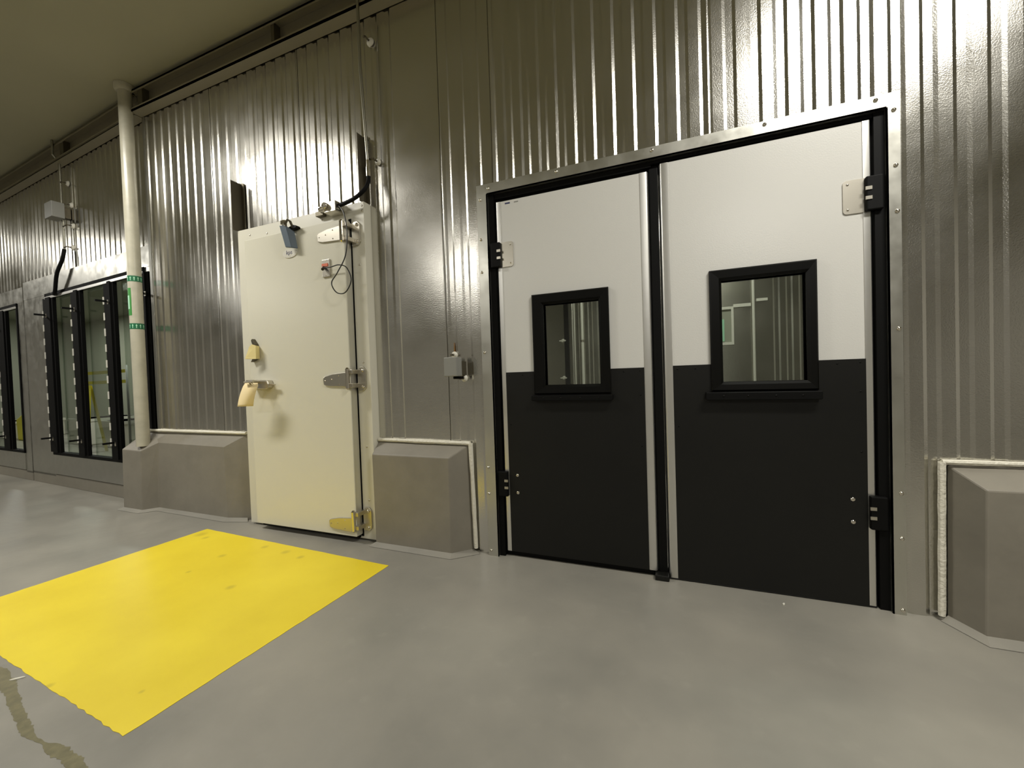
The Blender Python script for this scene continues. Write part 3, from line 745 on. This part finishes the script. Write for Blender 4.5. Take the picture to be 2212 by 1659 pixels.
for s_, z_, t_ in ((1.50, 2.955, 'white standoff at upper right of the far left grey box'), (1.485, 2.74, 'white standoff at lower right of the far left grey box'),
                   (1.52, 2.525, 'white standoff just below the far left grey box, on the tail'), (1.555, 3.19, 'white standoff on the far left conduit above the grey box')):
    standoff(-s_, z_, t_, T=LT, xp=-1.58, yw=0, r=.028)

# ------------------------------------------------------------------ floor markings and litter
ym = MB()
A, B, C_, D = (-3.173,1.884), (-1.490,1.816), (-1.556,.663), (-3.235,.745)
def edge(p, q, n, amp): return [(p[0]+(q[0]-p[0])*i/n + random.uniform(-amp, amp), p[1]+(q[1]-p[1])*i/n + random.uniform(-amp, amp)) for i in range(n)]
poly = edge(A, B, 30, .0012) + edge(B, C_, 30, .0012) + edge(C_, D, 60, .0028) + edge(D, A, 30, .0015)
ym.prism_xy(poly, .0002, .0015)
tag(ym.build('floor_marking', M['yellow']), 'large bright yellow painted rectangle on the grey floor before the cream door', 'floor marking')
st = MB()
trail = [(-2.42,.672,.010),(-2.345,.668,.018),(-2.29,.656,.013),(-2.24,.646,.020),(-2.19,.637,.017),(-2.15,.628,.011),(-2.10,.618,.017),(-2.05,.606,.012),
         (-2.0,.597,.015),(-1.95,.588,.011),(-1.90,.578,.014),(-1.86,.571,.012),(-1.82,.568,.006),(-1.76,.570,.004),(-1.72,.572,.014),(-1.68,.572,.019),(-1.64,.571,.012),
         (-1.60,.570,.018),(-1.56,.566,.014),(-1.52,.560,.010)]
vs = []; K_ = 5
for i in range(len(trail)-1):
    (xa, ya, wa), (xb, yb, wb) = trail[i], trail[i+1]
    for k in range(K_):
        t = k/K_; w_ = (wa+(wb-wa)*t)*random.uniform(.82, 1.15)
        vs += [(xa+(xb-xa)*t, ya+(yb-ya)*t-w_, .0006), (xa+(xb-xa)*t+.006, ya+(yb-ya)*t+w_*random.uniform(.8, 1.1), .0006)]
st.add(vs, [(2*i, 2*i+2, 2*i+3, 2*i+1) for i in range(len(vs)//2-1)])
tag(st.build('floor_stain', M['stain']), 'dark damp trail of drips on the floor at lower left corner', 'stain', kind='stuff')
def chip(x, y, a, b, ang, label):
    n = 10; pts = []
    for k in range(n):
        t = 2*math.pi*k/n; u, v = a*math.cos(t), b*math.sin(t)
        pts.append((x+u*math.cos(ang)-v*math.sin(ang), y+u*math.sin(ang)+v*math.cos(ang)))
    return tag(MB().prism_xy(pts, .0005, .0035).build('paper_scrap', M['white_plain']), label, 'litter', 'small white scraps on the floor')
chip(-2.245, .672, .022, .0045, .75, 'white elongated scrap on the floor below the yellow rectangle')
chip(.458, 2.045, .010, .004, 1.2, 'tiny white scrap on the floor in front of the right door leaf')

# ------------------------------------------------------------------ lights
def area(name, loc, sx, sy, power, col=(1, .968, .90), rot=(0, 0, 0)):
    l = bpy.data.lights.new(name, 'AREA'); l.shape = 'RECTANGLE'; l.size = sx; l.size_y = sy; l.energy = power; l.color = col
    o = bpy.data.objects.new(name, l); COL.objects.link(o); o.location = loc; o.rotation_euler = rot
    return o
for i, x in enumerate((1.35, -3.9, -9.6)):
    area('ceiling_lamp', (x, .65, 3.42), 1.1, .35, 88)
for i, x in enumerate((1.35, -3.9, -9.6)):
    area('ceiling_lamp', (x, -3.6, 3.42), 1.1, .35, 62)
area('corridor_fill', (.2, 3.2, 2.85), 1.2, .3, 30)  # unseen light added so the corridor shows through the door glass
area('cold_room_lamp', LT(-4.6, 1.7, 2.85), 1.2, .3, 42, (.95, 1, .9))
area('cold_room_lamp', LT(-9.0, 1.7, 2.85), 1.2, .3, 42, (.95, 1, .9))
wd = bpy.data.worlds.new('world'); S.world = wd; wd.use_nodes = True
wd.node_tree.nodes['Background'].inputs[0].default_value = (.02, .02, .018, 1)

# ------------------------------------------------------------------ camera
F = 860.77; yaw, pit, rol = .370857, -.0205284, -.0335414
def ray(x, y):
    c, s = math.cos(rol), math.sin(rol); x, y = c*x - s*y, s*x + c*y
    cp_, sp_ = math.cos(pit), math.sin(pit); fy = cp_ - sp_*y; z = sp_ + cp_*y
    cy, sy = math.cos(yaw), math.sin(yaw)
    return Vector((cy*x - sy*fy, sy*x + cy*fy, z))
f0 = ray(0, 0); rx = ray(1, 0) - f0; uy = ray(0, 1) - f0
cam = bpy.data.cameras.new('camera'); co = bpy.data.objects.new('camera', cam); COL.objects.link(co)
co.matrix_world = Matrix(((rx.x, uy.x, -f0.x, 0), (rx.y, uy.y, -f0.y, 0), (rx.z, uy.z, -f0.z, 1.05), (0, 0, 0, 1)))
cam.sensor_fit = 'HORIZONTAL'; cam.sensor_width = 36; cam.lens = 36*F/2212; cam.clip_start = .02
S.camera = co
for o in bpy.data.objects:
    if '_w' in o: del o['_w']
